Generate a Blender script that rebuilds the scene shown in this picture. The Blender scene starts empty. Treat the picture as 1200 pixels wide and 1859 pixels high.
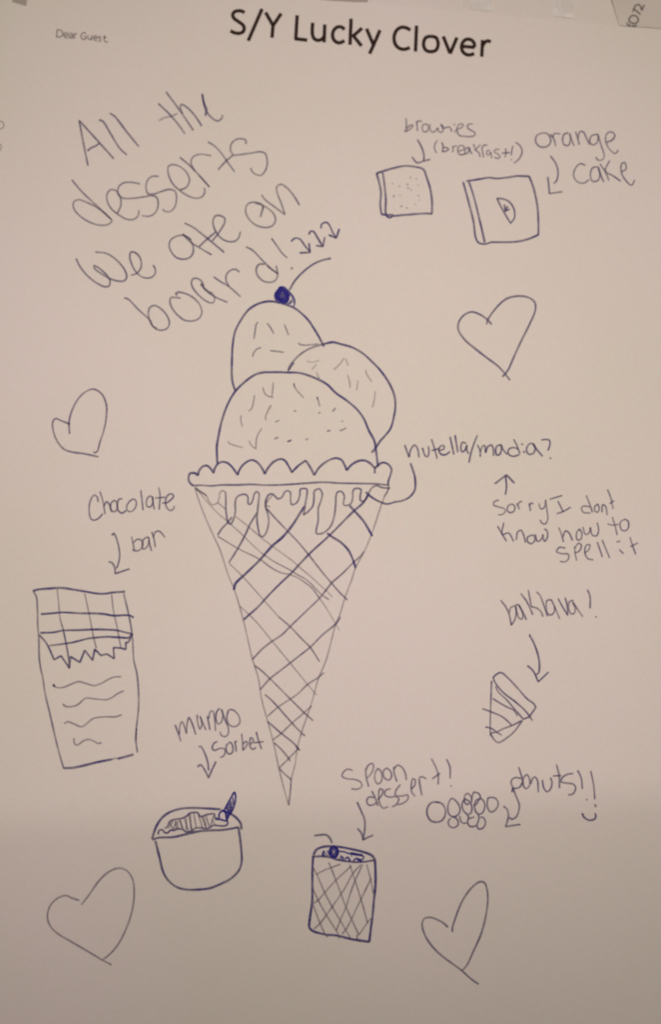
import bpy, math, random
random.seed(7)
R = math.radians

# ------------------------------------------------------------------ camera, light, exposure
SC = bpy.context.scene
COL = SC.collection
TILT, DIST, FOV = R(12.0), 0.298, R(50.0)
cam_d = bpy.data.cameras.new('camera')
cam = bpy.data.objects.new('camera', cam_d); COL.objects.link(cam)
cam.location = (0, -DIST*math.sin(TILT), DIST*math.cos(TILT))
cam.rotation_euler = (TILT, 0, 0)
cam_d.sensor_fit = 'VERTICAL'; cam_d.angle_y = FOV
cam_d.clip_start = 0.005; cam_d.clip_end = 50
SC.camera = cam
cam_d.dof.use_dof = True; cam_d.dof.focus_distance = 0.292; cam_d.dof.aperture_fstop = 6.0

W = bpy.data.worlds.new('World'); SC.world = W; W.use_nodes = True
W.node_tree.nodes['Background'].inputs[0].default_value = (1.0, 0.86, 0.76, 1)
W.node_tree.nodes['Background'].inputs[1].default_value = 0.13

def lamp(name, loc, target, size, power, color):
    d = bpy.data.lights.new(name, 'AREA'); d.shape = 'DISK'; d.size = size
    d.energy = power; d.color = color
    o = bpy.data.objects.new(name, d); COL.objects.link(o)
    o.location = loc
    v = [target[i]-loc[i] for i in range(3)]
    from mathutils import Vector
    o.rotation_euler = Vector(v).to_track_quat('-Z', 'Y').to_euler()
    return o
lamp('ceiling_lamp', (0.009, 0.042, 0.340), (0.006, 0.02, 0), 0.10, 0.84, (1.0, 0.868, 0.79))

SC.view_settings.view_transform = 'Standard'
SC.view_settings.look = 'None'
SC.view_settings.exposure = 0
SC.view_settings.gamma = 1
SC.render.engine = 'CYCLES'
SC.cycles.transparent_max_bounces = 64
SC.cycles.max_bounces = 6
SC.cycles.filter_width = 2.0

# ------------------------------------------------------------------ the page surface
# Page flat on a table top; the lower bend is added to shade it.
F = 929.5/math.tan(FOV/2)
def ray(px, py):
    dx, dy = (px-600)/F, -(py-929.5)/F
    c, s = math.cos(TILT), math.sin(TILT)
    return (dx, dy*c + s, dy*s - c)
EYE = (0, -DIST*math.sin(TILT), DIST*math.cos(TILT))
def plane(px, py, z=0.0):
    d = ray(px, py); t = (z-EYE[2])/d[2]
    return (d[0]*t, EYE[1]+d[1]*t)
_l, _r = plane(0, 1452), plane(1200, 1402)
BM = (_r[1]-_l[1])/(_r[0]-_l[0]); BC = _l[1]-BM*_l[0]
def height(x, y):
    z = 0.00022*math.sin(31*x+17*y+0.6) + 0.00016*math.sin(52*x-38*y+2.1) + 0.00010*math.sin(23*y+70*x)
    q = BC + BM*x - y
    if q > 0:  # added bend: darkens the lower page in place of a cast shadow
        m, L = 0.30, 0.010
        z -= m*q*q/(2*L) if q < L else m*(q-L/2)
        if q > L: z -= 0.8*(q-L)**2
    return z
def on_page(px, py, lift=0.0):
    """point of the page seen at photo coordinate (px, py), lifted off the paper"""
    d = ray(px, py); z = 0.0
    for _ in range(14):
        x, y = plane(px, py, z+lift)
        z = height(x, y)
    return (x, y, z+lift)

# ------------------------------------------------------------------ materials
def new_mat(name):
    m = bpy.data.materials.new(name); m.use_nodes = True
    nt = m.node_tree; return m, nt, nt.nodes, nt.links
def paper_mat(name, base, mott=0.04, rough=0.75):
    m, nt, N, L = new_mat(name)
    b = N['Principled BSDF']; b.inputs['Roughness'].default_value = rough
    b.inputs['Specular IOR Level'].default_value = 0.25
    tc = N.new('ShaderNodeTexCoord')
    n1 = N.new('ShaderNodeTexNoise'); n1.inputs['Scale'].default_value = 9; n1.inputs['Detail'].default_value = 5
    n2 = N.new('ShaderNodeTexNoise'); n2.inputs['Scale'].default_value = 900; n2.inputs['Detail'].default_value = 3
    L.new(tc.outputs['Object'], n1.inputs['Vector']); L.new(tc.outputs['Object'], n2.inputs['Vector'])
    r = N.new('ShaderNodeValToRGB')
    a = tuple(c*(1-mott) for c in base); c2 = (min(1, base[0]*(1+mott*.4)), base[1]*(1-mott*.25), base[2]*(1+mott*.5))
    r.color_ramp.elements[0].position = .38; r.color_ramp.elements[0].color = (a[0], a[1]*1.012, a[2]*.975, 1)
    r.color_ramp.elements[1].position = .62; r.color_ramp.elements[1].color = (*c2, 1)
    L.new(n1.outputs['Fac'], r.inputs['Fac'])
    mx = N.new('ShaderNodeMix'); mx.data_type = 'RGBA'; mx.blend_type = 'MULTIPLY'
    mx.inputs[0].default_value = 0.10
    L.new(r.outputs['Color'], mx.inputs[6]); L.new(n2.outputs['Color'], mx.inputs[7])
    hs = N.new('ShaderNodeHueSaturation'); hs.inputs['Saturation'].default_value = 1.0
    L.new(mx.outputs[2], hs.inputs['Color']); L.new(hs.outputs['Color'], b.inputs['Base Color'])
    bp = N.new('ShaderNodeBump'); bp.inputs['Strength'].default_value = 0.25; bp.inputs['Distance'].default_value = 0.00005
    L.new(n2.outputs['Fac'], bp.inputs['Height']); L.new(bp.outputs['Normal'], b.inputs['Normal'])
    return m
PAPER = paper_mat('white_paper', (0.82, 0.774, 0.729))
OTHER = paper_mat('other_paper', (0.81, 0.775, 0.72))
SLIP = paper_mat('grey_paper', (0.71, 0.66, 0.615))
TABLE = paper_mat('white_table_laminate', (0.80, 0.755, 0.71), rough=.5)

def ink_mat(name, thin, thick, grain=0.25, gs=1800, cover=1.0):
    """pen ink: coverage comes from the pressure stored in the 'ink' attribute"""
    m, nt, N, L = new_mat(name)
    N.remove(N['Principled BSDF'])
    at = N.new('ShaderNodeAttribute'); at.attribute_name = 'ink'
    tc = N.new('ShaderNodeTexCoord')
    n = N.new('ShaderNodeTexNoise'); n.inputs['Scale'].default_value = gs; n.inputs['Detail'].default_value = 2
    L.new(tc.outputs['Object'], n.inputs['Vector'])
    mr = N.new('ShaderNodeMapRange'); mr.inputs['From Min'].default_value = .3; mr.inputs['From Max'].default_value = .7
    mr.inputs['To Min'].default_value = (1-grain)*cover; mr.inputs['To Max'].default_value = (1+grain*.4)*cover
    L.new(n.outputs['Fac'], mr.inputs['Value'])
    mu = N.new('ShaderNodeMath'); mu.operation = 'MULTIPLY'; mu.use_clamp = True
    L.new(at.outputs['Fac'], mu.inputs[0]); L.new(mr.outputs['Result'], mu.inputs[1])
    rp = N.new('ShaderNodeValToRGB')
    rp.color_ramp.elements[0].position = .35; rp.color_ramp.elements[0].color = (*thin, 1)
    rp.color_ramp.elements[1].position = .95; rp.color_ramp.elements[1].color = (*thick, 1)
    L.new(at.outputs['Fac'], rp.inputs['Fac'])
    df = N.new('ShaderNodeBsdfDiffuse'); tr = N.new('ShaderNodeBsdfTransparent'); mx = N.new('ShaderNodeMixShader')
    L.new(rp.outputs['Color'], df.inputs['Color'])
    L.new(mu.outputs[0], mx.inputs[0]); L.new(tr.outputs[0], mx.inputs[1]); L.new(df.outputs[0], mx.inputs[2])
    L.new(mx.outputs[0], N['Material Output'].inputs['Surface'])
    return m
PEN = ink_mat('blue_pen_ink', (0.160, 0.125, 0.165), (0.050, 0.036, 0.235), cover=.79)
BLUE = ink_mat('dense_blue_pen_ink', (0.085, 0.075, 0.300), (0.027, 0.022, 0.285), grain=.18, cover=.9)
TONER = ink_mat('black_toner', (0.045, 0.026, 0.021), (0.040, 0.021, 0.017), grain=.06)
GREYT = ink_mat('grey_print', (0.10, 0.080, 0.070), (0.10, 0.080, 0.070), grain=.1)

# ------------------------------------------------------------------ object helpers
def tag(o, label=None, cat=None, group=None, kind=None):
    if label: o['label'] = label
    if cat: o['category'] = cat
    if group: o['group'] = group
    if kind: o['kind'] = kind
    return o
def empty(name, loc):
    o = bpy.data.objects.new(name, None); o.location = loc; o.empty_display_size = .01
    COL.objects.link(o); return o
def mesh_obj(name, verts, faces, mat, parent=None, attr=None, smooth=False):
    me = bpy.data.meshes.new(name); me.from_pydata(verts, [], faces)
    me.materials.append(mat)
    if attr is not None:
        a = me.attributes.new('ink', 'FLOAT', 'POINT'); a.data.foreach_set('value', attr)
    if smooth: me.polygons.foreach_set('use_smooth', [True]*len(me.polygons))
    me.update()
    o = bpy.data.objects.new(name, me); COL.objects.link(o)
    if parent is not None: o.parent = parent
    return o
def sheet(name, corner, ex, ey, w, h, n, m, lift, thick, mat, parent=None, zf=None):
    """a sheet of paper: w x h from corner along unit vectors ex, ey, following the surface below"""
    V, Fa = [], []
    for k in (0, 1):
        for j in range(m+1):
            for i in range(n+1):
                u, v = w*i/n, h*j/m
                x = corner[0]+ex[0]*u+ey[0]*v; y = corner[1]+ex[1]*u+ey[1]*v
                z = height(x, y)+lift-(thick if k else 0)
                if zf: z += zf(u, v)
                V.append((x, y, z))
    S = (n+1)*(m+1); q = lambda i, j, k: k*S+j*(n+1)+i
    for j in range(m):
        for i in range(n):
            Fa.append((q(i, j, 0), q(i, j+1, 0), q(i+1, j+1, 0), q(i+1, j, 0)))
            Fa.append((q(i, j, 1), q(i+1, j, 1), q(i+1, j+1, 1), q(i, j+1, 1)))
    rim = [(i, 0) for i in range(n)]+[(n, j) for j in range(m)]+[(i, m) for i in range(n, 0, -1)]+[(0, j) for j in range(m, 0, -1)]
    base = len(V)                    # the rim has its own vertices, so the top shades evenly up to its edge
    for k in (0, 1):
        for i, j in rim: V.append(V[q(i, j, k)])
    r = len(rim)
    for i in range(r): Fa.append((base+i, base+r+i, base+r+(i+1) % r, base+(i+1) % r))
    return mesh_obj(name, V, Fa, mat, parent, smooth=False if n*m < 50 else True)

# table top: a slab with the same added shading bend as the page
def table():
    V, Fa = [], []
    n, m = 60, 120
    x0, x1, y0, y1 = -0.45, 0.45, -0.20, 0.45
    for k in (0, 1):
        for j in range(m+1):
            for i in range(n+1):
                x = x0+(x1-x0)*i/n; y = y0+(y1-y0)*j/m
                V.append((x, y, height(x, y)-0.00026-(0.02 if k else 0)))
    S = (n+1)*(m+1); q = lambda i, j, k: k*S+j*(n+1)+i
    for j in range(m):
        for i in range(n):
            Fa.append((q(i, j, 0), q(i+1, j, 0), q(i+1, j+1, 0), q(i, j+1, 0)))
            Fa.append((q(i, j, 1), q(i, j+1, 1), q(i+1, j+1, 1), q(i+1, j, 1)))
    for j in range(m):
        Fa += [(q(0, j, 0), q(0, j+1, 0), q(0, j+1, 1), q(0, j, 1)), (q(n, j, 0), q(n, j, 1), q(n, j+1, 1), q(n, j+1, 0))]
    for i in range(n):
        Fa += [(q(i, 0, 0), q(i, 0, 1), q(i+1, 0, 1), q(i+1, 0, 0)), (q(i, m, 0), q(i+1, m, 0), q(i+1, m, 1), q(i, m, 1))]
    o = mesh_obj('table_top', V, Fa, TABLE, smooth=True)
    tag(o, kind='structure'); return o
table()

def unit(a, b):
    v = (b[0]-a[0], b[1]-a[1]); l = math.hypot(*v); return (v[0]/l, v[1]/l)
# main page: its left edge runs from (27,0) to (5,225), its top edge through (640,0) and (1124,47)
A, B = plane(640, 0), plane(1124, 47)
EX = unit(A, B); EY = (EX[1], -EX[0])                        # EY points down the page
Lp = plane(24, 40)
u0 = (Lp[0]-A[0])*EX[0]+(Lp[1]-A[1])*EX[1]
corner = (A[0]+EX[0]*u0, A[1]+EX[1]*u0)

PAGE = empty('guest_page', (0, 0, 0))
tag(PAGE, 'white letter page headed S/Y Lucky Clover, covered in blue pen dessert doodles', 'page')
sheet('paper_sheet', corner, EX, EY, 0.214, 0.335, 110, 170, 0.0, 0.00010, PAPER, PAGE)

# ------------------------------------------------------------------ pen strokes
CROP = {  # name: (x, y, scale) of the traced detail on the photograph's own pixel grid
 '.': (0, 0, 1), 'A': (100, 140, .25), 'B': (350, 140, .25), 'C': (100, 360, .25), 'D': (350, 360, .25),
 'E': (660, 190, .25), 'F': (900, 190, .25), 'G': (800, 500, .25), 'H': (40, 680, .25), 'I': (380, 490, 1/6),
 'J': (500, 560, .2), 'K': (330, 650, 1/6), 'L': (520, 650, .2), 'M': (330, 800, 1/6), 'N': (530, 800, .2),
 'O': (340, 860, 220/1200), 'P': (540, 960, 160/1200), 'Q': (400, 1040, .2), 'R': (430, 1230, 1/6),
 'S': (720, 760, .2), 'T': (880, 820, .25), 'U': (860, 1060, .2), 'V': (740, 1360, 1/6), 'W': (900, 1350, 220/1200),
 'X': (600, 1350, .2), 'Y': (540, 1490, .15), 'Z': (740, 1570, 1/6), 'a': (60, 1550, .2), 'b': (260, 1420, 1/6),
 'c': (300, 1260, 1/6), 'd': (140, 870, 1/6), 'e': (40, 1050, 230/1200), 'f': (40, 1200, 230/1200),
 'g': (400, 0, .2), 'G2': (620, 0, .25), 'h': (90, 40, .1), 'i': (960, 0, .2), 'j': (850, 760, .15),
 'k': (880, 1050, 220/1200), 'l': (830, 1420, 60/1115), 'm': (270, 1430, .15), 'n': (480, 500, 80/1200),
 'p': (720, 200, .16/1.2), 'q': (770, 240, 1/6), 'r': (560, 1500, 140/1200),
}
class Ink:
    count = 0
    def __init__(self, lift=0.00005): self.v, self.f, self.a, self.lift = [], [], [], lift
    def parse(self, txt):
        """'A:x,y x,y* x,y' -> list of polylines in photo pixels; * marks a sharp corner"""
        c = CROP['.']; out, cur = [], []
        for tok in txt.split():
            if ':' in tok:
                k, tok = tok.split(':'); c = CROP[k]
            sharp = tok.endswith('*'); x, y = tok.rstrip('*').split(',')
            p = (c[0]+float(x)*c[2], c[1]+float(y)*c[2]); cur.append(p)
            if sharp: out.append(cur); cur = [p]
        if len(cur) > 1 or not out: out.append(cur)
        return out
    @staticmethod
    def smooth(P, step):
        if len(P) == 1: P = [P[0], (P[0][0]+1, P[0][1]+.6)]
        Q = [(2*P[0][0]-P[1][0], 2*P[0][1]-P[1][1])]+list(P)+[(2*P[-1][0]-P[-2][0], 2*P[-1][1]-P[-2][1])]
        out = []
        for i in range(1, len(Q)-2):
            p0, p1, p2, p3 = Q[i-1:i+3]
            # centripetal Catmull-Rom
            def kd(a, b): return max(1e-4, math.hypot(a[0]-b[0], a[1]-b[1])**.5)
            t0 = 0; t1 = t0+kd(p0, p1); t2 = t1+kd(p1, p2); t3 = t2+kd(p2, p3)
            n = max(1, int(math.hypot(p2[0]-p1[0], p2[1]-p1[1])/step+.5))
            for s in range(n):
                t = t1+(t2-t1)*s/n
                L = lambda a, b, ta, tb: tuple((tb-t)/(tb-ta)*a[k]+(t-ta)/(tb-ta)*b[k] for k in (0, 1))
                a1, a2, a3 = L(p0, p1, t0, t1), L(p1, p2, t1, t2), L(p2, p3, t2, t3)
                b1, b2 = L(a1, a2, t0, t2), L(a2, a3, t1, t3)
                out.append(L(b1, b2, t1, t2))
        out.append(P[-1]); return out
    def line(self, P, w, d, step=1.6, flat=False, vary=True, feather=.75, fade=0.0, soft=1.0):
        pts = self.smooth(P, step)
        if len(pts) < 2: return
        # extend the ends for a feathered cap
        ext = 0.1 if flat else .9
        def extd(a, b, e):
            l = math.hypot(a[0]-b[0], a[1]-b[1]) or 1; return (a[0]+(a[0]-b[0])/l*e, a[1]+(a[1]-b[1])/l*e)
        pts = [extd(pts[0], pts[1], ext)]+pts+[extd(pts[-1], pts[-2], ext)]
        n = len(pts); Ink.count += 1
        ph = [random.uniform(0, 6.28) for _ in range(4)]
        base = len(self.v); lift = self.lift+Ink.count*1.6e-7
        s = 0.0
        for i, p in enumerate(pts):
            a, b = pts[max(0, i-1)], pts[min(n-1, i+1)]
            l = math.hypot(b[0]-a[0], b[1]-a[1]) or 1
            nx, ny = -(b[1]-a[1])/l, (b[0]-a[0])/l
            if i: s += math.hypot(p[0]-pts[i-1][0], p[1]-pts[i-1][1])
            k = 1.0; wv = 1.0
            if vary:
                k = 1+.10*math.sin(s*.06+ph[0])+.07*math.sin(s*.17+ph[1])
                wv = 1+.07*math.sin(s*.045+ph[2])+.05*math.sin(s*.23+ph[3])
            if fade: k *= 1-fade*(i/(n-1))
            ends = 0 if i in (0, n-1) else (0.8 if i in (1, n-2) and not flat else 1)
            if flat and i in (0, n-1): ends = 1
            h = w*wv/2; f = min(feather, h*.8)
            z = lift+i*5e-9
            dd = min(1.0, d*k)*ends
            for off, al in ((-h-f*.7, 0), (-h+f*.5, dd), (h-f*.5, dd), (h+f*.7, 0)):
                self.v.append(on_page(p[0]+nx*off, p[1]+ny*off, z)); self.a.append(al)
        for i in range(n-1):
            for k in range(3):
                q = base+i*4+k
                self.f.append((q, q+1, q+5, q+4))
    def add(self, w, d, txt, **kw):
        for st in txt.split(';'):
            st = st.strip()
            if st:
                pieces = self.parse(st)
                for P in pieces: self.line(P, w, d, **kw)
        return self
    def dots(self, w, d, txt):
        c = CROP['.']
        for tok in txt.split():
            if ':' in tok: k, tok = tok.split(':'); c = CROP[k]
            x, y = map(float, tok.split(','))
            p = (c[0]+x*c[2], c[1]+y*c[2]); a = random.uniform(0, 3.14); r = random.uniform(.5, 1.1)
            self.line([(p[0]-math.cos(a)*r, p[1]-math.sin(a)*r), (p[0]+math.cos(a)*r, p[1]+math.sin(a)*r)], w, d*random.uniform(.8, 1.1), step=.6)
        return self
    def build(self, name, mat, parent, label=None):
        o = mesh_obj(name, self.v, self.f, mat, parent, self.a)
        # faces must look up
        if label: o['label'] = label
        return o
def pen(name, label, w, d, txt, parent=None, mat=None, **kw):
    return Ink().add(w, d, txt, **kw).build(name, mat or PEN, parent or PAGE, label)

# --- printed heading
T = lambda word, txt: Ink().add(6.1, .96, txt, flat=True, vary=False, feather=.9).build('printed_word', TONER, PAGE, 'black printed word '+word)
T('S/Y', 'g:218,116 195,101 160,98 126,108 111,136 123,166 160,194 199,222 216,255 204,288 170,302 130,298 90,280; g:378,80 252,370; g:410,112 478,232; g:552,122 478,232; g:478,226 468,342')
T('Lucky', 'g:697,138 684,357; g:674,351 788,364; g:838,206 835,305 850,348 885,366 922,354 945,325; g:948,222 942,384; '
  'g:1128,268 1105,248 1070,243 1036,266 1019,310 1030,360 1065,387 1100,384 1126,367; G2:70,135 62,325; G2:150,204 84,262; G2:82,254 146,334; G2:182,208 232,325; G2:280,218 232,330 204,390')
T('Clover', 'G2:502,218 470,202 435,198 401,220 383,265 389,315 415,347 455,358 497,346; G2:546,186 538,374; '
  'G2:648,262 688,274 703,318 688,363 648,375 610,361 597,315 612,274 648,262; G2:740,264 790,388; G2:840,272 790,390; '
  'G2:876,336 968,344* 964,312 940,288 905,287 881,310 873,345 886,380 920,399 966,390; G2:1026,290 1020,412; G2:1024,337 1040,310 1062,297 1086,304')
G = lambda word, txt: Ink().add(1.9, .54, txt, vary=False, feather=1.7).build('printed_word', GREYT, PAGE, 'small grey printed word '+word)
G('Dear', 'h:128,140 122,272; h:128,140 190,147 230,190 224,243 180,270 122,272; h:260,240 330,242* 320,202 285,192 258,222 260,262 290,288 325,285; '
  'h:352,214 385,202 412,222 410,295; h:410,247 366,247 347,270 365,294 410,275; h:448,208 441,302; h:444,238 462,214 490,212')
G('Guest', 'h:655,208 620,192 580,212 563,255 576,298 615,315 648,305* 650,262 618,260; h:690,238 688,290 706,318 740,310 752,285; h:756,242 752,328; '
  'h:792,288 855,292* 845,255 815,248 791,272 797,316 825,335 855,330; h:928,270 895,262 880,284 922,312 920,342 872,346; h:994,242 988,330 1002,356 1022,354; h:966,274 1026,280; h:1044,352 1032,378')

# --- handwriting
def word(text, w, d, txt, **kw):
    return pen('handwritten_word', 'handwritten word '+text, w, d, txt, **kw)
word('All', 3.4, .68, 'A:236,642 205,490 172,314* 300,455 424,592; A:232,535 262,512 295,498 318,480; A:316,310 345,322 400,410 470,520 520,565; A:396,262 430,285 520,400 606,504')
o = Ink().add(3.3, .64, 'A:748,192 820,260 890,340 940,410; A:804,108 870,195 930,280 1002,386; A:925,265 908,225 915,198 950,215 1010,275 1064,355; B:68,122 78,190 98,250 140,298 180,318 208,300 214,275')
o.add(3.0, .45, 'A:752,316 790,295 840,285 884,265'); o.add(4, .75, 'B:67,122 80,190 100,236; B:100,236 90,280'); o.build('handwritten_word', PEN, PAGE, 'handwritten word the')
word('desserts', 3.2, .6, 'A:118,745 190,830 290,925 412,1040; A:404,1030 330,965 240,915 165,890 132,908 134,955 180,1010 260,1058 335,1076 390,1066 412,1042; '
     'A:448,992 475,930 470,870 440,825 400,818 375,850 378,905 410,960 460,1000 520,1032 570,1032 600,1005 608,968; '
     'A:615,775 555,764 495,768 458,800 455,850 490,878 560,880 640,870 705,860 738,878 746,930 725,985 680,1010 628,1006; '
     'A:750,720 705,720 672,745 658,800 672,845 710,850 770,830 830,815 868,828 880,870 868,940 835,975 800,975 778,960; '
     'A:905,820 950,800 975,750 955,695 905,650 850,635 820,650 820,700 850,770 900,820 970,865 1030,880 1070,865 1085,835 1082,805; '
     'A:905,582 990,655 1050,720 1120,798; A:1012,682 985,620 1000,580 1050,560 1130,570; A:1040,708 1120,798; '
     'B:108,470 150,495 200,545 250,615 302,686; B:182,672 240,610 292,565* 272,530 282,480 320,450 375,452 386,462 382,485; '
     'B:292,568 350,562 430,550 490,542 525,555 540,610 530,670 495,712 455,705 430,685 420,660')
word('We', 3.4, .66, 'C:150,438 175,490 230,560 300,615 360,642 390,635 395,595 365,550 320,510 280,488 285,510 330,545 390,580 450,600 500,598 518,570 500,515 440,445 370,400 290,390; '
     'C:550,558 590,545 622,500 618,440 585,398 550,390 540,420 555,480 590,540 640,575 695,575 725,545 722,505 710,485')
word('ate', 3.3, .66, 'C:930,265 880,275 840,300 826,340 840,385 880,430 930,442 975,430 1000,395 998,340 970,290 925,262; C:925,262 985,320 1040,355 1135,410; C:925,262 955,280 985,300; '
     'D:-62,180 0,210 60,255 140,320 226,392; D:45,350 110,290 170,240; D:140,310 190,245 228,180 230,145 195,125 160,130 145,170 160,230 200,285 250,312 300,312 330,290 345,242')
word('on', 3.3, .58, 'D:510,75 500,45 440,28 395,45 382,90 400,140 450,190 520,212 575,200 600,160 585,110 540,70 500,48 450,35; D:512,60 500,100 490,135; '
     'B:500,855 520,885 590,940 668,998* 645,925 610,830 610,795 640,778 690,810 735,865 775,930')
word('board!', 3.3, .62, 'C:500,724 525,730 600,805 690,890 705,925 735,945; C:690,900 675,840 685,795 720,778 770,805 815,860 828,910 810,945 770,958 725,945 690,905; '
     'C:910,725 870,720 840,722 832,750 850,800 890,850 940,885 1000,890 1045,870 1064,830 1050,775 1000,720 940,690 895,682 875,690 885,705; '
     'D:80,640 60,600 30,582 0,585 -12,615 5,660 60,720 120,758 150,755 155,720 130,680; D:60,620 85,660 160,715 250,755; D:55,620 75,645 130,690; '
     'D:150,570 200,605 260,640 345,714; D:262,640 240,595 245,550 275,522 310,516 338,535; '
     'D:385,352 430,375 500,445 560,505 620,548; D:520,478 480,480 460,515 470,560 510,600 560,610 600,595 615,560 612,525 605,490; D:540,490 580,522 618,550; '
     'D:572,292 600,330 650,400 684,432; D:714,514 724,502')
def arrow(label, w, d, txt): return pen('arrow_drawing', label, w, d, txt)
arrow('first of three curly arrows after board', 3.5, .82, 'D:715,312 740,290 775,295 815,345 852,390; D:776,396 852,393* 843,325')
arrow('middle of three curly arrows after board', 3.5, .82, 'D:843,262 855,240 875,240 905,285 942,348; D:895,343 945,350* 958,282')
arrow('last of three curly arrows after board', 3.5, .82, 'D:932,218 935,190 970,174 992,195 1015,245 1040,288; D:988,266 1042,288* 1064,222')

word('brownies', 2.8, .55, 'p:130,105 135,190 130,285; p:275,150 280,200 285,285; p:105,290 150,280 195,250 225,205 180,210 145,250; p:272,172 300,147 345,155; p:415,190 370,195 350,240 370,290 415,290 435,250 425,200 410,190; '
     'p:460,190 455,240 475,290 515,295 550,260 565,240* 575,285 610,302 638,265 625,210 605,190; p:605,200 640,245 680,235 720,230 745,255 748,295; p:800,270 800,310; p:780,190 800,200; '
     'p:820,260 880,240 910,205 890,185 850,200 825,250 835,310 870,350 920,355; p:1040,185 990,190 965,215 985,255 1040,285 1072,312 1060,345 1010,360 920,355')
arrow('hooked arrow pointing at the brownie', 3.2, .75, 'p:285,400 325,470 360,550 375,620 370,690; p:212,635 270,710 300,715 380,690 458,670')
word('(breakfast!)', 2.8, .62, 'q:145,90 120,130 115,180 140,228; q:195,110 210,160 200,215; q:205,170 240,165 268,185 240,205 200,212; q:310,150 318,180 312,218; q:315,168 335,150 360,152; '
     'q:375,205 420,195 440,165 420,145 385,150 368,190 380,235 420,245 450,235; q:490,165 460,175 445,210 460,235 485,215 495,170 505,205 525,238; q:540,128 562,200; q:615,135 568,192 600,225 612,270; '
     'q:690,140 660,140 635,165 640,220 650,272; q:715,195 690,205 685,240 705,250 725,215* 735,250 738,280; q:820,185 780,190 765,210 800,235 830,265 810,285 770,275; q:890,175 895,225 885,275; q:850,228 935,222; '
     'q:970,150 958,200 952,252; q:950,298 956,304; q:1000,110 1050,150 1070,210 1045,280 980,340')
word('orange', 2.9, .64, 'F:340,205 300,225 292,265 315,300 360,308 395,285 400,245 375,210 340,205; F:400,215 425,250 438,300; F:415,235 430,210 470,212; F:530,205 500,215 488,255 500,290 530,295 545,255 540,210 555,260 572,298; '
     'F:582,195 597,240 610,290; F:600,245 615,195 640,200 665,250 685,290; F:740,215 700,225 685,260 700,290 735,280 750,225; F:742,212 770,300 790,365 780,398 745,402 730,380; F:805,275 850,255 868,225 850,200 815,205 800,250 820,310 870,355 893,330')
word('cake', 3.0, .66, 'F:652,440 620,428 585,455 568,510 590,555 640,570 680,545; F:740,450 705,460 690,510 705,555 745,550 760,500 745,450 765,510 788,562; F:760,430 800,490 825,550; F:830,405 800,480 860,520 910,555; F:915,490 950,465 940,420 918,430 915,490 940,540 990,585 1012,548')
arrow('hooked arrow pointing at the orange cake', 3.2, .7, 'F:400,372 440,430 455,490 445,550 425,572; F:380,525 388,590 392,645* 485,632')

b = pen('brownie_drawing', 'pen drawing of a square speckled brownie', 3.7, .78, 'E:95,498 220,460 300,445 380,452 435,470 460,530 485,610 498,700 498,792* 440,790 330,798 220,808; E:95,498 115,570 127,640 122,720 130,795* 160,800 215,800; E:140,495 150,560 162,680 165,800 190,820 218,805')
Ink().dots(3.2, .45, 'E:385,538 340,530 212,573 262,593 325,605 345,620 218,668 222,660 266,660 400,660 405,692 375,724 318,750 270,738 280,736 398,585 320,578').build('crumb_dots', PEN, b)
b = pen('orange_cake_drawing', 'pen drawing of a square cake slab with an orange slice', 3.6, .8, 'E:750,555 860,538 910,530 970,536 1100,520 F:150,518 245,520* 275,600 305,740 312,860 312,945* 240,975 150,995 20,998 E:930,998; '
     'E:725,562 760,690 800,850 815,960 835,1000 880,1012 930,998; E:768,562 800,660 850,860 882,1000')
pen('orange_slice', None, 3.2, .72, 'E:970,680 1010,760 1070,862* 1098,820 1095,760 1065,710 1020,685 970,680; E:1025,725 1032,775* 1062,758; E:1030,770 1050,738', b)

# --- hearts
pen('heart_drawing', 'wide heart below the orange cake', 3.6, .72, 'G:372,355 340,320 280,280 225,265 175,285 135,335 130,395 180,470 250,530 340,600 420,660 470,715 505,760; G:335,355 345,320 410,230 480,170 560,150 640,160 685,195 690,250 650,350 590,470 530,600 495,680 470,715 450,735')
pen('heart_drawing', 'small narrow heart above the word chocolate', 3.4, .64, 'H:345,360 290,338 240,320 220,345 222,400 250,480 300,540 360,562 450,575 552,597; H:343,430 338,350 360,260 410,170 470,118 520,106 575,140 608,210 610,300 590,410 560,500 545,555 525,568 518,560')
pen('heart_drawing', 'pale heart at the bottom left', 3.5, .54, 'a:415,423 350,402 300,380 245,390 170,445 130,530 132,610 170,680 240,738 330,790 450,860 560,925 620,962 710,1008; a:435,462 500,380 600,240 690,160 780,130 850,155 900,230 915,340 900,500 850,660 770,820 690,915 630,960')
pen('heart_drawing', 'tall tilted heart at the bottom right', 3.6, .66, 'Z:440,680 400,640 330,600 240,572 180,590 160,650 180,740 240,850 350,970 480,1070 590,1150 690,1240 775,1300; Z:490,730 490,690 530,560 600,390 700,250 790,185 840,195 870,280 875,400 850,580 800,760 720,940 650,1090 600,1150')

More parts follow.
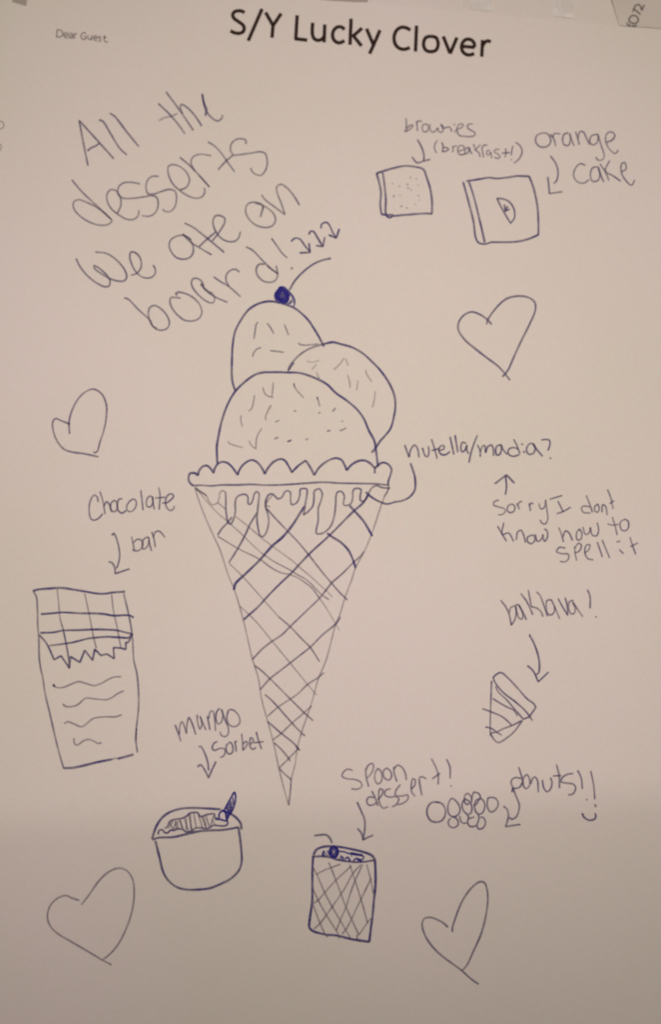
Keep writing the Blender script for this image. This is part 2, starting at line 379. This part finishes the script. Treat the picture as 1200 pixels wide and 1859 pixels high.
# --- the ice cream cone
cone = Ink().add(2.9, .42, 'M:140,510 180,640 260,850 350,1050 415,1190 Q:70,20 125,150 200,400 290,780 345,960 R:262,200 290,320 330,460 400,720 455,980 510,1200 562,1390')
cone.add(2.9, .42, 'N:840,505 800,620 730,830 660,1000 575,1160 P:740,690 650,930 570,1190 Q:1050,460 960,790 890,960 825,1190 R:765,420 700,610 660,760 630,960 590,1110')
cone.add(3.0, .6, 'R:590,1110 585,1200 565,1390')
CONE = cone.build('ice_cream_drawing', PEN, PAGE, 'large pen drawing of a three scoop ice cream cone')
la = Ink()
la.add(3.4, .72, 'O:300,605 340,545 400,480 440,430; O:410,880 490,755 570,610 620,500 690,385')
la.add(4.4, .9, 'O:460,1150 475,1090 510,1050 560,1005 720,850 840,715 940,630 1040,510 1110,400 N:110,600')
la.add(3.7, .8, 'Q:210,425 260,380 340,310 440,200 560,80 640,5 N:155,1030 340,860 560,640 650,560 690,490')
la.add(3.3, .62, 'Q:290,785 380,690 470,620 560,560 630,490 760,365 900,230 960,155 1010,92 P:622,600 760,460 870,360 900,310; Q:360,1060 450,960 540,890 630,820 720,750 815,675 930,560 1050,460 1090,400')
la.add(3.1, .5, 'R:335,420 450,320 580,235 660,180 770,75 Q:895,945 940,905; R:390,680 480,610 600,495 730,385 810,312; R:460,985 560,885 650,790 665,765')
la.add(2.7, .38, 'O:85,140 180,260 300,390 400,475 550,610 640,700 740,790; O:300,285 375,350; O:480,425 600,520 740,640 900,760 1050,870 P:30,525 180,650 300,760 400,850 475,930')
la.add(2.9, .5, 'O:740,790 860,870 1020,955 P:0,625 100,680 180,745 260,830 340,905 430,965; O:300,620 400,680 500,740 720,850 830,930 930,980 1020,1000 P:0,665 100,730 200,810 300,945')
la.add(2.6, .35, 'P:300,945 380,1060 460,1190 Q:1080,520')
la.add(3.2, .62, 'O:790,350 870,440 990,565 1100,680 1200,800 P:330,580 465,740 560,850 680,970')
la.add(4.0, .86, 'N:320,840 360,870 440,920 510,990 550,1070 578,1155; N:525,590 570,640 650,730 730,865')
la.add(2.7, .42, 'O:415,890 540,1010 Q:400,255 530,400; Q:180,305 250,370 330,450 470,620 630,815 790,1010 870,1105')
la.add(3.1, .58, 'Q:530,400 630,485 740,600 815,675 900,805; Q:310,840 370,885 450,960 630,1140 R:730,380 830,470')
la.add(3.2, .64, 'R:305,185 380,250 450,325 600,495 700,600 742,635; R:335,480 480,605 600,700 660,760 685,795; R:405,710 490,790 570,890 580,910; R:460,990 520,1050 590,1110; R:640,745 665,770 680,790')
la.build('waffle_lattice', PEN, CONE)
s = Ink().add(3.9, .86, 'K:582,362 553,270 543,190 543,100 I:245,960 255,800 280,670 340,550 430,430 540,365 650,342 740,352 830,378 920,412 1000,470 1080,550 1140,640 1200,740 J:440,345')
s.add(2.8, .55, 'I:528,570 510,590 500,650 484,750; I:628,580 660,620 700,692; I:818,595 835,640 862,708; I:560,846 520,860 480,905 472,945; I:665,880 730,886 808,896; I:972,795 990,812 1040,820 1100,815 1190,806')
s.build('ice_cream_scoop', PEN, CONE, 'tall back scoop under the cherry')
s = Ink().add(3.7, .58, 'J:115,570 125,530 170,470 240,405 330,355 430,325').add(3.9, .84, 'J:430,325 520,306 600,325 690,350 790,405 880,485 960,570 1040,690 1080,790 1090,880 1075,990 1045,1090 1000,1150 L:850,755 815,810 775,858; J:118,560 165,490')
s.add(2.5, .38, 'J:285,478 330,487 400,472; J:372,507 332,552; J:372,580 398,638; J:622,452 580,510 530,555; J:638,455 660,518; J:655,600 672,660 678,718; J:750,655 738,742; J:818,560 832,600 875,665; J:906,750 900,820 882,895')
s.build('ice_cream_scoop', PEN, CONE, 'right hand scoop tucked behind the front one')
s = Ink().add(4.0, .86, 'K:388,1160 382,1080 380,960 400,840 435,680 500,500 582,362 690,255 800,180 880,157 980,154 1060,153 L:20,131 90,132 150,142 280,190 370,240 450,318 540,380 640,465 700,545 750,660 800,755 815,850 832,985')
s.add(2.6, .45, 'K:882,320 895,370 930,410 995,428; K:995,265 988,360 980,415; K:792,405 775,500 760,550 725,578; K:645,625 640,665 658,745; K:970,515 930,590 910,645 918,675; K:870,765 825,840 808,920 806,985; K:730,900 760,955 810,990; K:502,905 512,925 600,960 665,975; L:65,230 78,270 155,360; L:278,352 290,390 302,438')
s.add(3.0, .55, 'K:1018,695 1062,678; K:1010,882 1048,862; K:1150,912 1190,895; L:68,478 88,482; L:290,498 308,496; L:445,452 420,485; L:370,665 398,655; L:485,658 515,650 540,632; L:10,758 45,745; L:175,742 192,732; L:500,570 515,575; L:66,232 74,262; L:276,352 284,375')
s.build('ice_cream_scoop', PEN, CONE, 'big front scoop with sprinkles')
s = Ink().add(4.0, .84, 'M:118,490 78,445 72,400 85,360 115,350 150,358 172,380* 190,320 225,282 262,270 300,290 345,352* 355,310 385,258 430,232 490,240 540,280 608,372* 625,320 680,250 760,210 820,235 870,295 905,362* 930,310 1000,230 1075,200 1120,215 1165,280 1200,345 L:50,1035* 110,975 175,930* 215,990 252,1062* 300,990 380,930 450,908 500,925 525,965 548,1018* 590,970 650,935 710,930 760,955 803,1000; '
              'L:803,995 803,1045; L:803,1000 830,975 875,948 925,965 955,1010 945,1060 928,1110 922,1150')
s.add(3.5, .72, 'M:118,490 200,485 320,492 430,482 600,482 750,476 900,483 1050,482 1200,474 N:140,385 290,377 430,385 600,388 760,392 870,402')
s.add(3.2, .62, 'N:770,405 820,425 892,432; N:880,400 870,455 840,505')
s.build('wafer_rim', PEN, CONE)
s = Ink().add(3.0, .42, 'M:140,510 215,560 265,600 295,660 330,695 380,682 405,630 412,570 440,545 475,560')
s.add(3.3, .68, 'M:475,560 478,640 478,740 490,840 505,895 530,905 560,860 582,770 580,680 595,620 640,590 690,585 718,610 722,685 745,692 770,650 790,580 815,555 840,580 835,660 825,760 818,850 830,950 850,1030 875,1045 910,1015 940,930 945,850 925,760 910,710 920,640 945,590 985,580 1020,610 1045,632 1090,615 1120,560 1150,545 1180,560 1185,640 1195,695 '
          'N:10,580 45,560 70,500 78,440 135,440 138,470 120,580 105,675* 150,640 190,590 200,520 205,455 250,438 275,480 265,540 240,610 238,720 222,840 260,845 310,820 355,770 385,680 398,560 400,500 415,465 450,462 475,500 470,580 500,588 535,570 550,530 560,445 595,432 628,445 620,500 625,545 650,548 680,520 700,470 730,425 770,405')
s.add(3.0, .5, 'M:990,590 940,650 915,690; M:910,640 915,700 960,720; M:912,700 920,760; M:150,525 215,565 265,595')
s.build('chocolate_drip', PEN, CONE)
ch = Ink()
out = [(430,318),(380,370),(322,452),(300,540),(328,632),(402,698),(500,742),(592,738),(655,670),(676,560),(664,458),(610,392),(530,328)]
cx, cy = 490, 545
for i, k in enumerate((1.0, .87, .72, .57, .42, .26, .1)):
    rot = [(cx+(x-cx)*k+random.uniform(-12, 12), cy+(y-cy)*k+random.uniform(-12, 12)) for x, y in out]
    rot.append(rot[0]); rot.append(rot[1])
    ch.add(3.2 if k > .5 else 2.4, (1.0, 1.0, 1.0, 1.0, .95, .8, .6)[i], 'n:'+' '.join('%.1f,%.1f' % p for p in rot))
ch.add(2.6, .8, 'n:305,450 272,540 290,640 350,725 420,745; n:690,460 770,560 828,680 812,800 782,852')
ch.add(2.2, .6, 'n:700,520 790,660 800,760; n:600,775 690,735 760,640; n:690,690 720,790; n:640,790 720,740 780,700')
ch.build('cherry', BLUE, CONE, 'scribbled solid blue cherry')
pen('cherry_stem', None, 3.7, .8, 'D:700,668 740,600 800,535 880,475 950,447 1002,436', CONE)
pen('pointer_line', 'curved line from the drips to the word nutella', 3.7, .8, 'N:670,465 720,510 800,555 865,574 940,555 1000,545 1070,510 1115,450 1122,390 1115,320 1095,255 1078,205')

# --- notes on the right
word('nutella/', 3.2, .72, 'S:75,240 115,350* 130,280 165,240 190,270 205,350; S:235,265 265,340 285,342 295,300 290,250; S:318,185 345,270 370,362; S:320,290 390,270; S:380,290 430,275 430,245 400,250 385,290 410,325 450,325 485,300; S:487,165 522,325; S:532,150 558,305; '
     'S:635,225 600,215 585,260 595,300 620,290 640,240* 640,285 655,318; S:735,150 700,240 675,320 660,398')
word('madia?', 3.2, .74, 'j:115,320 145,380 150,460; j:150,400 175,335 200,325 215,410* 240,340 285,320 305,360 310,450; j:395,315 350,335 335,390 350,440 385,430 405,370 400,315 430,380 475,432; j:555,250 595,330 630,425; j:610,370 560,350 500,365 485,410 510,445 560,455 620,435; '
     'j:670,390 688,415; j:645,308 670,312; j:795,305 755,300 720,335 710,390 740,430 790,420 815,360 790,305 840,380 905,455; j:890,258 940,252 985,260 995,300 970,385; j:990,474 1008,480')
arrow('upward arrow under the word madia', 3.5, .82, 'S:990,690 1000,620 992,520; S:895,590 1000,510* 1072,585')
word('Sorry', 3.0, .64, 'T:105,352 75,360 65,385 100,400 145,415 150,435 130,455 100,458; T:200,380 175,390 165,425 185,442 215,430 220,395 200,380; T:235,375 255,418; T:240,392 255,365 275,362; T:325,375 335,430; T:328,392 340,372 355,380; T:395,375 410,415 435,405 445,350* 455,430 460,490 440,525 415,515 405,495')
word('I', 3.0, .64, 'T:475,345 565,318; T:535,360 572,435; T:525,450 570,435 628,402')
word('dont', 3.0, .64, 'T:740,318 765,380 785,440; T:765,400 720,395 705,410 720,440 770,445; T:825,380 805,395 800,425 820,440 835,415 825,380; T:855,440 860,385 880,395 892,460; T:895,275 920,340 935,415; T:910,378 942,355')
word('know', 3.0, .66, 'T:95,540 130,600 160,650; T:140,515 130,600 175,590 212,650; T:232,640 240,585 265,570 285,605 298,660; T:345,605 315,620 312,650 340,668 365,645 360,610 345,605; T:370,600 385,650 410,640 425,600* 435,650 455,630 455,575 435,560')
word('how', 3.0, .66, 'T:540,550 560,600 575,655; T:570,620 590,575 615,590 640,645; T:690,560 670,590 675,640 700,635 708,590 690,560; T:715,545 735,600 760,590 770,550* 785,605 815,610 830,570 820,515')
word('to', 3.0, .64, 'T:930,475 950,540 965,605; T:895,522 920,532 975,528; T:1020,490 990,510 992,560 1020,575 1045,555 1045,505 1020,490')
word('spell', 3.0, .64, 'T:588,700 545,695 525,725 560,740 610,745 610,780 580,800 550,795; T:655,690 660,740 670,790; T:655,700 685,665 705,680 690,720 660,735; T:730,735 760,710 765,675 740,680 730,730 750,775 790,785; T:820,655 858,765; T:855,640 910,770')
word('it', 3.0, .66, 'T:980,710 1010,740; T:960,655 988,650; T:1058,620 1080,690 1100,745; T:1060,690 1115,662')
word('baklava!', 3.1, .66, 'k:160,215 210,280 245,360 265,460; k:245,345 260,290 300,275 315,330 300,410 265,465; k:340,262 315,260 320,330 345,395 375,400 378,345 340,262 380,330 415,410; k:360,150 420,230 480,360; k:435,115 450,200 465,280* 520,295 560,330 580,378; '
     'k:515,135 545,160 590,270 625,375; k:665,210 620,220 612,280 625,345 660,362 692,330 695,280; k:665,215 700,290 745,400; k:730,200 780,290 825,365; k:800,190 820,270 825,365; k:880,215 840,235 835,300 860,350 890,345 900,300 875,240; k:870,225 920,300 975,380; k:1020,112 1045,170 1048,295; k:1102,378 1112,384')
Ink().add(3.4, .76, 'U:510,465 550,540 590,660 600,760 590,810 570,820; U:490,742 530,775 560,820 588,888* 630,850 682,800').dots(5, .9, 'U:512,468').build('arrow_drawing', PEN, PAGE, 'arrow pointing down at the baklava')
s = Ink().add(3.3, .74, 'U:178,850 210,820 250,805 310,850 400,945 490,1045 545,1085 568,1118* 540,1160 510,1200; U:178,850 200,900 270,985 380,1070 460,1140 510,1200 535,1240; U:455,1228 510,1205')
s.add(3.1, .66, 'U:200,930 230,985 300,1050 360,1120 455,1230; U:165,880 160,1000 155,1150 152,1290 155,1380; U:155,1360 190,1415 225,1440 300,1400 370,1340 445,1240; U:150,1355 205,1345 270,1315 350,1285 440,1240')
s.build('baklava_drawing', PEN, PAGE, 'pen drawing of a striped wedge of baklava')
bk = [c for c in PAGE.children if c.name.startswith('baklava_drawing')][0]
Ink().add(3.0, .64, 'U:175,1040 230,1075 310,1120 365,1145 400,1198; U:80,1132 170,1165 260,1205 310,1245 350,1285; U:118,1300 170,1315 210,1345 255,1372').dots(4.5, .95, 'U:118,1300').build('stripe_lines', PEN, bk)

# --- lower right
word('spoon', 3.1, .6, 'X:200,245 160,230 120,255 105,295 150,318 220,325 275,350 285,385 250,412 190,410; X:320,230 325,310 348,390; X:320,240 345,195 380,180 392,210 370,270 330,315; X:430,225 405,270 405,330 430,365 460,345 468,290 450,240 430,225; X:510,220 480,250 490,310 530,330 555,300 545,250 510,220; X:575,210 580,270 605,345; X:578,230 610,195 650,215 680,270 690,330')
word('dessert!', 3.1, .64, 'X:375,428 410,500 430,565; X:400,490 350,485 330,515 345,555 390,555 420,530; X:430,510 470,460 475,420 450,410 438,460 450,550 480,585 525,570; X:545,408 500,425 495,465 540,485 590,480 620,500 600,550 560,575; X:635,372 595,425 590,465 650,475 700,465 705,500 660,540 610,555; '
     'X:735,410 765,380 770,330 750,318 735,370 740,440 770,478; X:805,320 815,390 830,468; X:805,312 830,300 870,318; X:918,135 960,220 980,290 978,370; X:925,320 995,268; X:1055,140 1085,210 1088,315; X:1092,380 1102,386')
arrow('arrow pointing down at the glass of spoon dessert', 3.4, .76, 'X:242,530 280,615 310,690 312,770 298,870; X:245,770 280,810 298,875* 340,850 388,832')
DN = pen('donut_drawing', 'pen drawing of a row of small round donuts', 3.4, .7, 'V:310,575 370,590 412,650 410,720 370,780 310,795 250,775 215,710 218,640 260,585 310,575 345,582')
for t in ('V:480,535 455,570 440,640 455,710 500,735 550,715 575,655 550,590 500,540 480,535', 'V:470,750 445,790 460,840 505,855 550,825 550,780 520,745 490,740',
          'l:250,600 260,460 340,380 430,420 490,520 490,660; l:240,600 280,710 350,750 400,720', 'l:240,580 175,720 180,850 240,990 350,1090 395,1200; l:250,560 350,600 450,700 500,800 500,950 450,1060 380,1080',
          'l:500,680 510,520 550,370 590,310; l:590,340 700,360 770,430 790,540 740,600 640,760 600,770 640,620 740,560 800,540', 'l:800,540 890,620 945,770 920,920 840,1050 740,1080; l:580,740 600,880 640,1000 720,1090 745,1200',
          'l:100,1140 105,1240 150,1340 230,1390 330,1370', 'l:390,1210 360,1310 380,1420 450,1490 540,1500 650,1460; l:400,1230 500,1200 590,1170', 'l:745,1200 720,1320 680,1430 690,1530 760,1580 880,1540 960,1400 950,1280 880,1190 800,1180',
          'V:880,525 870,590 880,650 910,685 960,660 990,600 970,545 930,525 880,530'):
    pen('donut_ring', None, 3.0, .7, t, DN)
word('donuts!!', 3.2, .7, 'W:230,232 255,310 275,400; W:250,345 200,335 160,360 158,400 185,440 240,430 262,390; W:300,310 275,345 275,410 300,445 335,420 335,340 310,305 300,310; W:350,400 360,360 390,330 415,360 425,480; W:465,360 480,440 510,475 545,450 560,380 545,335; '
     'W:605,205 630,310 635,440; W:570,320 650,315; W:770,295 710,305 660,340 650,375 700,390 770,400 795,435 770,495 720,508; W:815,265 850,340 862,450; W:900,552 910,556; W:945,270 975,420 985,550; W:988,600 996,628')
pen('smile_drawing', 'curved smile under the exclamation marks', 3.6, .78, 'W:860,690 880,730 930,758 985,745 995,710 985,690')
arrow('curved arrow from the word donuts to the rings', 3.4, .74, 'W:165,480 172,440 200,510 235,600 232,660 205,725 160,748 140,730; W:80,620 115,650 128,720 100,822* 170,810 248,800')

# --- left side
word('Chocolate', 3.1, .68, 'd:225,245 215,195 185,172 150,210 128,290 130,380 150,435 185,445 230,425 275,375; d:245,135 275,230 300,378; d:290,290 315,245 345,270 370,355; d:400,230 370,255 362,320 385,350 420,345 435,290 420,240 400,230; d:488,215 455,215 435,270 445,340 485,368 530,340; '
     'd:600,215 560,250 535,300 550,345 590,350 630,310 642,255 625,220 600,215; d:690,120 700,200 715,335; d:805,180 770,195 750,250 760,295 795,300 822,250 815,185 825,260 838,325; d:885,90 900,170 890,330; d:845,205 960,195; d:925,260 960,255; d:960,265 1010,230 1048,185 1030,160 990,170 960,230 970,300 1010,340 1050,320 1055,290')
word('bar', 3.1, .66, 'd:590,625 605,700 620,775; d:610,690 650,655 690,660 715,700 700,750 650,780 598,770; d:770,625 725,650 705,700 715,760 750,745 778,690 775,628 785,700 808,780; d:810,575 835,650 848,738; d:825,640 850,575 890,565 955,632')
arrow('arrow pointing down at the chocolate bar', 3.4, .72, 'd:375,610 395,590 420,630 450,740 460,830 445,920 425,970; d:340,898 375,910 405,960 412,1028* 480,1005 568,975')
s = Ink().add(4.0, .84, 'e:100,118 150,105 260,95 370,90 480,105 600,125 700,142 770,145 870,132 972,125')
s.add(3.4, .62, 'e:100,118 130,170 142,300 145,450 155,580 158,740 170,840 192,940 f:215,310 260,500 310,720 350,880 390,1015; e:960,145 1000,310 1030,460 1045,590 1055,770 f:1085,120 1100,280 1100,450 1080,640 1075,750 1090,865; f:1080,640 1075,750')
s.add(4.2, .86, 'f:390,1015 480,1010 580,990 700,960 850,930; f:905,925 980,905 1052,885')
s.add(3.2, .5, 'f:845,931 880,922 908,925')
CB = s.build('chocolate_bar_drawing', PEN, PAGE, 'pen drawing of a chocolate bar in a torn wrapper')
s = Ink().add(2.9, .5, 'e:330,105 345,260 355,370 385,480; e:590,145 620,280 650,430 675,560 700,660; e:845,155 865,320 895,450 915,560 932,650').add(3.4, .7, 'e:385,480 410,600 435,740 445,850')
s.add(3.7, .84, 'e:175,338 260,332 380,322 550,330 700,332 780,338 860,352 1010,350 1055,370; e:170,515 300,510 380,494 520,490 660,484 790,485 900,492 970,510 1040,525; e:400,618 480,605 620,570 700,560 800,553 900,558 1005,565').add(3.2, .6, 'e:255,636 330,628 400,618')
s.build('chocolate_squares', PEN, CB)
Ink().add(3.6, .76, 'e:160,535 230,620 300,770* 365,732* 445,850* 455,740* 545,795* 590,680* 665,775* 685,670* 745,730* 800,715* 870,760* 862,655* 930,660 980,672* 980,605* 1000,605 1042,525; e:1005,565 1040,530').build('torn_wrapper_edge', PEN, CB)
Ink().add(3.1, .54, 'f:298,235 330,252 390,248 460,220 530,195 600,212 680,232 750,210 830,165 880,150 935,148; f:385,405 400,425 450,432 520,415 600,352 680,358 800,365 850,345 900,310 960,282; f:395,590 430,575 480,592 560,622 600,600 670,545 780,528 880,528 940,508; f:488,730 495,785 520,795 580,755 630,742 680,762 720,780 748,772').dots(5.5, 1, 'f:298,232 f:299,233 f:297,231').build('wrapper_squiggles', PEN, CB)
word('mango', 3.1, .66, 'c:105,335 140,430 168,515; c:150,440 160,330 180,300 205,350 228,430* 235,330 255,255 290,320 330,440; c:345,225 350,300 375,380 395,340 385,250; c:375,240 405,310 440,390; c:455,240 470,310 485,390; c:470,270 490,190 515,185 535,260 545,400; '
     'c:590,155 560,190 550,270 575,325 605,310 625,230 610,165; c:610,165 650,280 685,370 680,440 650,462 610,450 595,410; c:690,170 670,240 680,310 720,350 770,350 810,310 800,240 750,180 700,165')
word('sorbet', 3.1, .66, 'c:565,515 525,540 510,590 530,612 600,590 645,600 650,640 625,680 595,690; c:700,525 665,560 665,620 690,652 725,640 735,580 715,530 700,525; c:755,515 765,565 770,625; c:758,530 780,505; c:830,432 840,520 845,615; c:845,545 880,515 895,530 880,570 845,612; c:925,545 955,520 955,490 930,475 920,530 930,585 960,600 985,580; c:990,412 1010,490 1048,600; c:965,530 1070,518')
arrow('arrow pointing down at the sorbet bowl', 3.4, .72, 'c:362,575 385,570 430,650 460,740 470,830; c:350,795 375,770 400,785 440,850 470,912* 500,840 550,735')
SB = pen('sorbet_bowl_drawing', 'pen drawing of a round bowl of mango sorbet', 4.1, .84, 'b:95,620 110,560 150,460 210,380 290,325 400,290 520,280 680,285 840,295; b:950,340 1020,395 1060,450 1070,512; b:100,628 160,605 320,598 450,570 600,535 720,525 860,520 960,505 1035,490* 1050,590 1065,720 1070,870 1040,960 960,1045 860,1100 720,1155 620,1168 480,1170 370,1145 280,1080 220,990 170,800 130,640')
s = Ink().add(3.2, .82, 'm:110,555 125,515 160,510 195,545 225,545 260,515 300,515 350,498 410,505 450,535 510,525 560,490 620,485 690,495 740,480 780,455 850,460 930,458 955,430 945,395; m:190,490 220,475 250,410 300,385 400,370 460,340 490,310 540,298 590,305 620,345 650,345 700,325 795,320 795,355 830,370')
s.add(2.6, .55, 'm:250,420 290,500; m:320,400 335,495; m:370,385 410,490; m:430,375 475,520; m:480,320 520,515; m:540,305 575,490; m:600,330 650,490; m:640,350 690,480; m:690,340 730,470; m:790,330 745,460; m:760,375 800,450; m:300,500 325,410; m:400,480 375,390; m:455,510 450,370; m:510,500 500,320; m:235,490 290,400; m:350,490 345,400; m:690,475 665,350')
s.dots(4.5, .95, 'm:112,553'); s.build('sorbet_filling', PEN, SB)
s = Ink().add(3.2, .95, 'm:905,280 950,200 1000,110 1035,55 1048,90 1040,190 1000,290 960,320; m:850,370 850,320 880,285 915,275; m:800,380 870,385 935,400 945,370; m:935,280 940,400; m:965,310 945,400')
s.add(2.6, .8, 'm:930,250 1000,290; m:960,200 990,290; m:990,160 1010,250; m:1015,120 1025,210; m:945,220 965,300; m:975,180 1000,280; m:905,285 925,310 935,360; m:1000,290 950,380')
s.add(4, 1, 'm:880,275 930,288 1000,315; m:975,290 990,315')
s.build('spoon_handle', BLUE, SB)
s = Ink().add(4.3, .96, 'Y:195,410 230,350 300,318 380,308 500,315 640,340 800,378 900,420 940,470; Y:190,420 182,560 180,760 178,980 150,1180 145,1290 180,1330 330,1375 480,1390 640,1430 760,1450 870,1465; Y:938,465 945,600 945,780 925,980 910,1150 890,1300 870,1465')
s.add(3.6, .86, 'Y:185,435 290,430 400,445 480,470 600,490 700,500 820,495 930,475')
s.add(3, .6, 'Y:345,1380 365,1410; Y:490,1390 510,1420; Y:630,1400 640,1430; Y:720,1380 725,1430; Y:740,1440 755,1465; Y:930,480 880,485')
SG = s.build('spoon_dessert_drawing', PEN, PAGE, 'pen drawing of a crosshatched glass of spoon dessert')
s = Ink().add(2.8, .52, 'Y:190,570 230,640 330,870 420,1040 520,1210 630,1400; Y:380,505 410,580 465,720 525,880 590,1050 655,1190 745,1385; Y:635,530 670,640 700,730 770,950 850,1240; Y:840,530 890,720 920,880; Y:190,830 250,960 350,1140 470,1330 495,1375; Y:190,1020 270,1230 330,1370; '
     'Y:225,650 320,600 400,570 520,525; Y:195,1000 250,960 330,870 465,720 650,550; Y:200,1310 275,1240 350,1140 420,1040 525,890 600,770 670,640 770,530; Y:470,1330 520,1200 590,1040 640,880 700,720 790,530; Y:540,1370 590,1310 655,1190 720,1050 770,950 890,700; Y:745,1380 850,1230 890,1180')
s.build('crosshatching', PEN, SG)
s = Ink().add(3.0, .9, 'r:480,390 550,395 620,420 700,430 850,460; r:860,460 855,500 800,530; r:500,460 530,480 545,520; r:570,510 610,480 650,540; r:700,540 740,500 790,520 830,540; r:240,380 215,460')
s.add(4.5, .95, 'r:660,420 760,440 840,448; r:760,510 820,535').add(2.6, .6, 'r:210,410 260,460; r:240,390 310,470; r:290,380 330,450; r:230,440 250,470; r:660,440 680,470; r:480,490 520,500')
s.build('dessert_topping', BLUE, SG)
s = Ink()
for k, dd in ((1.0, 1.0), (.8, .9), (.55, .8), (.3, .7)):
    s.add(3.0 if k > .7 else 2.6, dd, 'r:'+' '.join('%.1f,%.1f' % (395+70*k*math.cos(a*.5236)+random.uniform(-4, 4), 400+88*k*math.sin(a*.5236)+random.uniform(-4, 4)) for a in range(0, 14)))
s.build('cherry', BLUE, SG)
pen('cherry_stem', None, 3.6, .74, 'Y:205,180 270,172 345,170 385,200 420,270', SG)

# ------------------------------------------------------------------ the things round the page
# neighbouring page peeping out on the left, under the main page
NB = empty('neighbouring_page', (0, 0, 0))
tag(NB, 'white printed page peeping out under the left edge of the drawn page', 'page')
c2 = plane(40, -140)
ex2 = (-math.cos(R(-1.5)), -math.sin(R(-1.5))); ey2 = (ex2[1], -ex2[0])
ey2 = (-ey2[0], -ey2[1]) if ey2[1] > 0 else ey2
sheet('paper_sheet', (c2[0]+.02, c2[1]), ex2, ey2, 0.12, 0.16, 40, 50, -0.00011, 0.0001, OTHER, NB)
for txt in ('.:-3,219 4,222 6,227 4,232 -3,234 -9,231 -11,226 -8,221 -3,219', '.:-8,259 -1,262 1.5,267 -1,273 -8,275 -14,272 -16,267 -13,261 -8,259'):
    Ink(-0.00007).add(1.8, .42, txt, feather=1.4).build('printed_letter', GREYT, NB)

# grey printed slip over the top right corner, its left edge curling up
SL = empty('paper_slip', (0, 0, 0))
tag(SL, 'grey printed paper slip with curled edge over the top right corner', 'paper slip')
p0, p1, p2 = plane(1124.5, 46.5), plane(1108, 0), plane(1200, 52)
exs, eys = unit(p0, p2), unit(p0, p1)
curl = lambda u, v: 0.0013*max(0, 1-u/0.011)**2*min(1, max(0, v)/0.008)
slipz = lambda u, v: curl(u, v)
sheet('paper', p0, exs, eys, 0.05, 0.05, 30, 20, 0.00016, 0.00012, SLIP, SL, slipz)
Ink(0.00027).add(2.7, .6, 'i:896,205 906,226 930,232; i:940,232 972,236 978,222; i:915,170 940,142 985,150 998,185 975,210 930,204 913,182 915,170; i:940,115 975,45; i:958,82 1018,128; i:980,42 1008,44 1020,62 1030,92* 1052,44', vary=False, feather=1).build('printed_letters', GREYT, SL)

# pale strips at the top: glare highlights painted as whitish clear tape
def glare_tape_mat():
    m, nt, N, L = new_mat('glare_tape')
    b = N['Principled BSDF']; b.inputs['Base Color'].default_value = (.95, .93, .90, 1); b.inputs['Roughness'].default_value = .35
    tr = N.new('ShaderNodeBsdfTransparent'); mx = N.new('ShaderNodeMixShader')
    n = N.new('ShaderNodeTexNoise'); n.inputs['Scale'].default_value = 160
    tc = N.new('ShaderNodeTexCoord'); L.new(tc.outputs['Object'], n.inputs['Vector'])
    mr = N.new('ShaderNodeMapRange'); mr.inputs['From Min'].default_value = .35; mr.inputs['From Max'].default_value = .65
    mr.inputs['To Min'].default_value = .15; mr.inputs['To Max'].default_value = .8
    L.new(n.outputs['Fac'], mr.inputs['Value']); L.new(mr.outputs['Result'], mx.inputs[0])
    L.new(tr.outputs[0], mx.inputs[1]); L.new(b.outputs[0], mx.inputs[2]); L.new(mx.outputs[0], N['Material Output'].inputs['Surface'])
    return m
GLARE_TAPE = glare_tape_mat()
def scrap(name, pts, lift, thick, mat, label, cat, group=None):
    P = [on_page(x, y, lift) for x, y in pts]; n = len(P)
    V = P+[(x, y, z-thick) for x, y, z in P]
    Fa = [tuple(range(n-1, -1, -1)), tuple(range(n, 2*n))]+[(i, (i+1) % n, n+(i+1) % n, n+i) for i in range(n)]
    o = mesh_obj(name, V, Fa, mat); return tag(o, label, cat, group)
scrap('glare_tape', [(838, -40), (892, -40), (896, 19), (870, 21), (842, 13)], .00009, .00004, GLARE_TAPE, 'short pale strip of clear tape with painted glare above the word Clover', 'tape')
scrap('glare_tape', [(1003, -40), (1047, -40), (1041, 33), (1024, 31), (1007, 30)], .00009, .00004, GLARE_TAPE, 'pale clear tape strip with painted glare left of the grey slip', 'tape')
m, nt, N, L = new_mat('scrap_grey'); N['Principled BSDF'].inputs['Base Color'].default_value = (.42, .375, .335, 1); N['Principled BSDF'].inputs['Roughness'].default_value = .5  # plain grey for the gap-shadow strip and the corner scrap
scrap('dark_scrap', [(560, -30), (664, -30), (668, 3.5), (640, 3), (600, .5), (566, -3)], .0002, .00015, m, 'dark strip added for the shadow gap at the top edge above the word Lucky', 'dark scrap')  # dark strip standing in for the shadow gap along the top edge
scrap('dark_scrap', [(24, -30), (50, -30), (47, 10), (36, 7.5), (21, 2)], .0002, .00015, m, 'small dark grey scrap at the top left corner', 'dark scrap')  # plain dark grey piece at the corner
